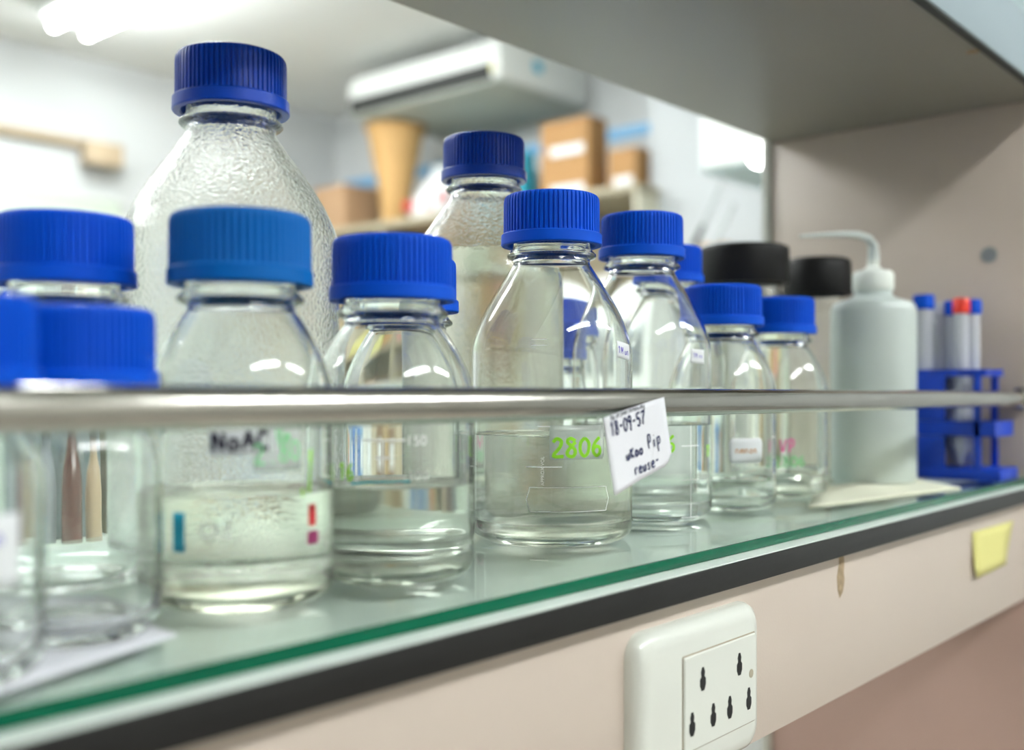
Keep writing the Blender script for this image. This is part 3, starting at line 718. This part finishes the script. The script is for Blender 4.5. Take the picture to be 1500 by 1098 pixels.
# ---------------------------------------------------------------- the room behind
# air conditioner under the ceiling
ac = empty('air_conditioner', (3.79, 3.62, CEIL), 'long white air conditioner hanging under the ceiling, with dark outlet slot', 'air conditioner')
def ap(name, x0, x1, y0, y1, z0, z1, m, bev=.004, par=None): return box_thing(name, x0, x1, y0, y1, z0, z1, m, bev, par or ac)
zb = -(CEIL-(G+1.345))
ap('casing', -.335, .335, -.55, .47, zb+.012, zb+.20, M['acw'], .03)
ap('outlet_slot', -.345, -.30, -.50, .44, zb+.015, zb+.085, M['acg'])
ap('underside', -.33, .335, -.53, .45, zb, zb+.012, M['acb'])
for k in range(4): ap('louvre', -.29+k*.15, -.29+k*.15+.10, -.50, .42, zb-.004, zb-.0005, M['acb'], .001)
ap('mounting_bracket', -.2, -.16, -.3, -.26, zb+.20, 0, M['steelg'], .002); ap('mounting_bracket', .16, .2, .2, .24, zb+.20, 0, M['steelg'], .002)
ap('sticker', -.10, -.04, -.552, -.5505, zb+.09, zb+.14, M['teal'], 0); ap('sticker', -.337, -.3353, -.52, -.45, zb+.045, zb+.085, M['yellow'], 0)
# storage cabinet with things on it
cab = empty('storage_cabinet', (3.9, 3.7, 0), 'open cream storage cabinet along the right wall below the air conditioner', 'cabinet')
def cpart(name, x0, x1, y0, y1, z0, z1, m): return box_thing(name, x0-3.9, x1-3.9, y0-3.7, y1-3.7, z0, z1, m, .003, cab)
ct = G+.84
cpart('top', 3.62, XW, 2.45, 4.95, ct-.03, ct, M['khaki']); cpart('side_panel', 3.63, XW, 2.46, 2.48, 0, ct-.031, M['cream']); cpart('side_panel', 3.63, XW, 4.92, 4.94, 0, ct-.031, M['cream'])
cpart('back_panel', XW-.02, XW-.001, 2.49, 4.91, 0, ct-.031, M['khaki'])
for k in range(4): cpart('shelf', 3.64, XW-.021, 2.485, 4.915, .06+k*.50, .085+k*.50, M['khaki'])
for y in (3.24, 4.045): cpart('divider', 3.635, XW-.022, y, y+.02, .1, ct-.032, M['khaki'])
def carton(x, y, z, dx, dy, dz, m, label, rz=0, white=0, group='cartons behind the bottles'):
    t = empty('carton', (x, y, z), label, 'box', group, rz)
    fixn(MB().box(-dx/2, dx/2, -dy/2, dy/2, 0, dz, .003).build('box_body', M[m], t))
    fixn(MB().box(-dx/2, dx/2, -.015, .015, dz, dz+.001).build('tape', M['cream'], t))
    fixn(MB().box(-dx/2, dx/2, -dy/2-.0015, -.0185, dz, dz+.003).build('flap', M[m], t)); fixn(MB().box(-dx/2, dx/2, .0185, dy/2+.0015, dz, dz+.003).build('flap', M[m], t))
    for i in range(white):
        fixn(MB().box(-dx/2-.002, -dx/2-.0002, -dy*.40, dy*.30, dz*(.06+.50*i), dz*(.32+.50*i)).build('label', M['label'], t))
    return t
carton(3.77, 2.90, ct, .14, .27, .175, 'card', 'lower of two stacked brown cartons with white labels', white=1)
carton(3.77, 2.90, ct+.179, .14, .27, .165, 'card', 'upper of two stacked brown cartons with white labels', white=1)
carton(3.80, 2.59, ct, .20, .14, .17, 'card', 'single brown carton right of the stacked pair', white=1)
carton(3.76, 4.45, ct, .26, .26, .23, 'card2', 'dull brown carton behind the white bag, left part')
carton(3.78, 4.78, ct, .2, .2, .20, 'wicker', 'tan carton at the far left end of the cabinet top')
carton(3.80, 3.22, ct, .10, .06, .26, 'teal', 'narrow teal carton beside the stacked brown cartons')
carton(3.90, 3.62, ct, .04, .62, .30, 'palebl', 'pale blue flat carton leaning at the back of the cabinet top')
# basket
bk = empty('basket', (3.72, 4.02, ct), 'tan woven basket, wide at the top, nearly touching the air conditioner', 'basket')
fixn(MB().lathe([(0,.0),(.062,.0),(.066,.01),(.085,.16),(.118,.34),(.142,.46),(.150,.475),(.150,.495),(.138,.495),(.11,.34),(.078,.16),(.058,.02),(0,.015)], 48, rfun=lambda r, z, a: r+.003*math.sin(a*16+(0 if int(z*40) % 2 else PI)) if r > .06 else r).build('basket_body', M['wicker'], bk))
b = MB(); b.tube([(.150*math.cos(2*PI*k/32), .150*math.sin(2*PI*k/32), .488) for k in range(33)], .012, 8, False); fixn(b.build('rim', M['wicker'], bk))
# white bag
def lump(name, m, loc, rx, ry, h, label, cat, seed):
    rnd = random.Random(seed); t = empty(name, loc, label, cat); off = [rnd.uniform(0, 6) for _ in range(4)]
    prof = [(0,0),(.8,.0),(1,.12),(.98,.3),(.80,.5),(.52,.72),(.30,.86),(.16,.93),(.22,1.0),(.1,1.03),(0,1.0)]
    mb = MB().lathe(prof, 40, rfun=lambda r, z, a: r*(1+.10*math.sin(3*a+off[0]+4*z)+.06*math.sin(7*a+off[1]-6*z)+.03*math.sin(13*a+off[2])))
    mb.v = [Vector((q.x*rx, q.y*ry, q.z*h)) for q in mb.v]; fixn(mb.build('bag_body', m, t)); return t
bg_ = lump('plastic_bag', M['bag'], (3.62+.10, 3.82-.12, ct), .11, .17, .24, 'crumpled white plastic bag with red print on the cabinet', 'bag', 3)
for k, (dy, dz) in enumerate(((.12, .03), (-.11, .05), (-.03, .02))):
    fixn(MB().lathe([(0,0),(.022,.004),(.03,.02),(.02,.045),(0,.05)], 16, c=(-.10, dy, dz)).build('red_print', M['redst' if k == 0 else 'pinkp'], bg_))
# goods on the shelf below (coloured boxes)
for k, (y, w_, h_, mm, nm) in enumerate(((4.55, .30, .10, 'yellow', 'flat yellow'), (4.22, .26, .12, 'card', 'orange-brown'), (3.90, .20, .10, 'pinkp', 'pink'), (3.68, .24, .20, 'card2', 'dark brown'), (3.42, .22, .24, 'wicker', 'tan'), (3.05, .3, .22, 'cream', 'cream'), (2.70, .3, .26, 'bag', 'white'))):
    carton(3.80, y, .086+1.5, .28, w_-.02, h_, mm, '%s box on the cabinet shelf under the top board' % nm, group='boxes inside the cabinet')
for k, (y, w_, h_, mm, nm) in enumerate(((4.5, .34, .3, 'card2', 'wide brown'), (4.12, .05, .25, 'teal', 'slim teal'), (3.8, .3, .28, 'cream', 'cream'), (3.45, .26, .34, 'card', 'tall orange-brown'), (3.0, .3, .3, 'palebl', 'pale blue'), (2.66, .26, .2, 'wicker', 'low tan'))):
    carton(3.80, y, .086+1.0, .28, w_-.02, h_, mm, '%s box on the second cabinet shelf' % nm, group='boxes inside the cabinet')
# wall batten on the back wall
wbn = empty('wall_rail', (.0, YW-.02, G+1.19), 'brown wooden rail on the far wall at upper left', 'wall rail')
fixn(MB().box(1.0, 2.62, -.03, .02, -.02, .02, .004).build('rail_board', M['brownw'], wbn))
fixn(MB().box(2.50, 2.68, -.12, -.031, -.11, .0, .004).build('end_block', M['brownw'], wbn))
wc = empty('wall_board', (1.62, YW-.02, G+.72), 'pale green notice board on the far wall at left', 'notice board')
fixn(MB().box(-1.6, 1.1, -.01, .02, -.34, .20, .002).build('board', M['palegr'], wc))
fixn(MB().box(-1.62, 1.12, -.02, -.011, .20, .22, .002).build('frame', M['acw'], wc)); fixn(MB().box(-1.62, 1.12, -.02, -.011, -.37, -.34, .002).build('frame', M['acw'], wc))
# wall cabinet by the pillar
wk = empty('wall_cabinet', (3.37, 1.35, G+.69), 'white wall cabinet with grey underside beside the pillar', 'cabinet')
fixn(MB().box(-.40, .40, -.45, .42, .0, .60, .004).build('cabinet_body', M['palebl'], wk)); fixn(MB().box(-.415, -.401, -.44, -.02, .01, .59, .002).build('door', M['acw'], wk)); fixn(MB().box(-.415, -.401, .0, .41, .01, .59, .002).build('door', M['acw'], wk))
fixn(MB().tube([(-.43, .04, .10), (-.43, .04, .22)], .006, 8).build('handle', M['steelg'], wk))
lg = empty('globe_lamp', at(1114, 228, 2.75), 'small bright globe lamp beside the wall cabinet', 'lamp')
fixn(MB().lathe([(0,-.03),(.02,-.024),(.03,-.008),(.03,.008),(.02,.024),(0,.03)], 24).build('globe', emit('globe_light', (1,1,.97,1), 6), lg)); fixn(MB().tube([(0,0,.03), (0,0,1.55-.0)], .005, 8).build('cord', M['acw'], lg)); 
# far bench
bz = G-.33
fb = empty('lab_bench', (1.4, 1.72, 0), 'pale green-white laboratory bench across the aisle', 'bench')
fixn(MB().box(-1.6, 1.5, -.36, .40, bz-.03, bz, .004).build('bench_top', M['benchtop'], fb))
for k in range(5):
    x0 = -1.58+k*.615; fixn(MB().box(x0, x0+.605, -.32, .38, .1, bz-.031, .003).build('cupboard', M['benchtop'], fb))
    fixn(MB().box(x0+.01, x0+.595, -.336, -.3205, .12, bz-.05, .002).build('door', M['acw'], fb))
inst = empty('instrument', (2.36, 1.62, bz), 'white instrument with two thin rods behind the black-lidded jars', 'instrument')
fixn(MB().box(-.14, .12, -.14, .14, 0, .60, .02).build('housing', M['acw'], inst)); fixn(MB().box(-.146, -.1405, -.09, .09, .36, .50, .002).build('display', M['steelg'], inst))
def rod(pa, pb, Z, name='rod', grip=None, bead=None):
    a, b = at(*pa, Z)-inst.location, at(*pb, Z)-inst.location
    b = b+(b-a)*.25
    o = fixn(MB().tube([a, b], .0055, 8).build(name, M['steelg'], inst))
    if grip: g0 = b+(a-b)*.12; g1 = b+(a-b)*.42; fixn(MB().tube([g0, g1], [.009, .006], 10).build('grip', M['rubshade'], o))
    if bead: g0 = a+(b-a)*.40; g1 = a+(b-a)*.46; fixn(MB().tube([g0, g1], .009, 10).build('knob', M['steelg'], o))
rod((1058, 266), (1020, 352), 2.79, grip=1); rod((1076, 298), (1050, 352), 2.79, bead=1)
carton(3.62, 2.05, G+.42, .2, .1, .12, 'card', 'small brown carton on the ledge by the white pillar')
lgd = empty('wall_ledge', (3.62, 1.9, G+.40), 'white wall ledge on the pillar holding a small carton', 'ledge'); fixn(MB().box(-.14, .16, -.3, .3, -.02, .018, .003).build('ledge_board', M['acw'], lgd))
pb = empty('partition', (1.4, 2.135, 0), 'pale green-white partition board behind the far bench', 'partition'); fixn(MB().box(-1.6, 1.6, -.012, .012, .0, G-.02, .003).build('board', mat('pale_green_white_board', (.78,.88,.79,1), .5), pb)); fixn(MB().box(-1.6, 1.6, -.016, .016, G-.0195, G-.006, .002).build('top_rail', M['acw'], pb))
# books standing on the bench
x = 1.07; k = 0
cols = [0, 1, 2, 3, 6, 4, 5, 3, 5, 6, 7, 7, 9, 8, 1, 8, 9, 1, 3, 9, 8, 1]
names = ['olive', 'tan', 'rust', 'grey', 'slate blue', 'blue', 'pale blue', 'white', 'brown', 'beige']
def nth(n): return ('leftmost','second','third','fourth')[n]
cnt = {}; FL = []
for c in cols:
    j = cnt.get(c, 0); cnt[c] = j+1
    FL.append(('%s %s file from the left in the bench row' % (nth(j), names[c])) if cols.count(c) > 1 else 'only %s file in the row on the far bench' % names[c])
while x < 1.95 and k < len(cols):
    th = random.choice((.028, .034, .042, .036)); h = random.uniform(.235, .262); d = .19; c = cols[k]
    t = empty('binder', (x+th/2, 1.80, bz), FL[k], 'file', 'files standing in a row on the far bench')
    fixn(MB().box(-th/2, th/2, -.002, .0, 0, h).box(-th/2, -th/2+.002, .0001, d, 0, h).box(th/2-.002, th/2, .0001, d, 0, h).build('cover', BOOKC[c], t, False))
    fixn(MB().box(-th/2+.003, th/2-.003, .001, d-.005, .004, h-.006).build('pages', M['pages'], t, False))
    if k % 2: fixn(MB().box(-th*.32, th*.32, -.0032, -.0021, h*.60, h*.86).build('label', M['label'], t, False))
    x += th+.002; k += 1
def amber(px, Z, h, r, m, label):
    q = at(px, 566, Z); t = empty('storage_bottle', (q.x, q.y, bz), label, 'bottle', 'bottles on the far bench')
    fixn(MB().lathe([(0,0),(r*.9,0),(r,.006),(r,h*.62),(r*.8,h*.74),(r*.4,h*.84),(r*.38,h*.90),(0,h*.90)], 40).build('bottle_body', m, t))
    fixn(MB().lathe([(0,h),(r*.44,h),(r*.48,h-.004),(r*.48,h*.88),(0,h*.88)], 32).build('cap', M['blk'], t))
amber(108, 1.72, .27, .030, mat('amber_bottle', (.10,.03,.018,1), .15), 'dark brown bottle on the far bench seen through the front left bottle')
amber(172, 1.78, .25, .028, mat('tan_bottle', (.45,.33,.2,1), .4), 'tan bottle on the far bench right of the dark brown one')
amber(30, 1.72, .26, .035, mat('grey_bottle', (.25,.28,.32,1), .3), 'grey bottle on the far bench left of the dark brown one')

cq = at(72, 566, 1.95); cr = empty('storage_crate', (cq.x, cq.y, bz), 'slate grey crate behind the dark brown bottle on the far bench', 'crate')
fixn(MB().box(-.12, .12, -.09, .09, 0, .27, .006).build('crate_body', mat('slate_crate_plastic', (.13,.17,.18,1), .6), cr)); fixn(MB().box(-.128, .128, -.098, .098, .2705, .292, .004).build('lid', mat('slate_lid_plastic', (.18,.23,.25,1), .5), cr))
fixn(MB().tube([(-.04,-.094,.20), (-.035,-.108,.20), (.035,-.108,.20), (.04,-.094,.20)], .005, 8).build('handle', M['steelg'], cr))
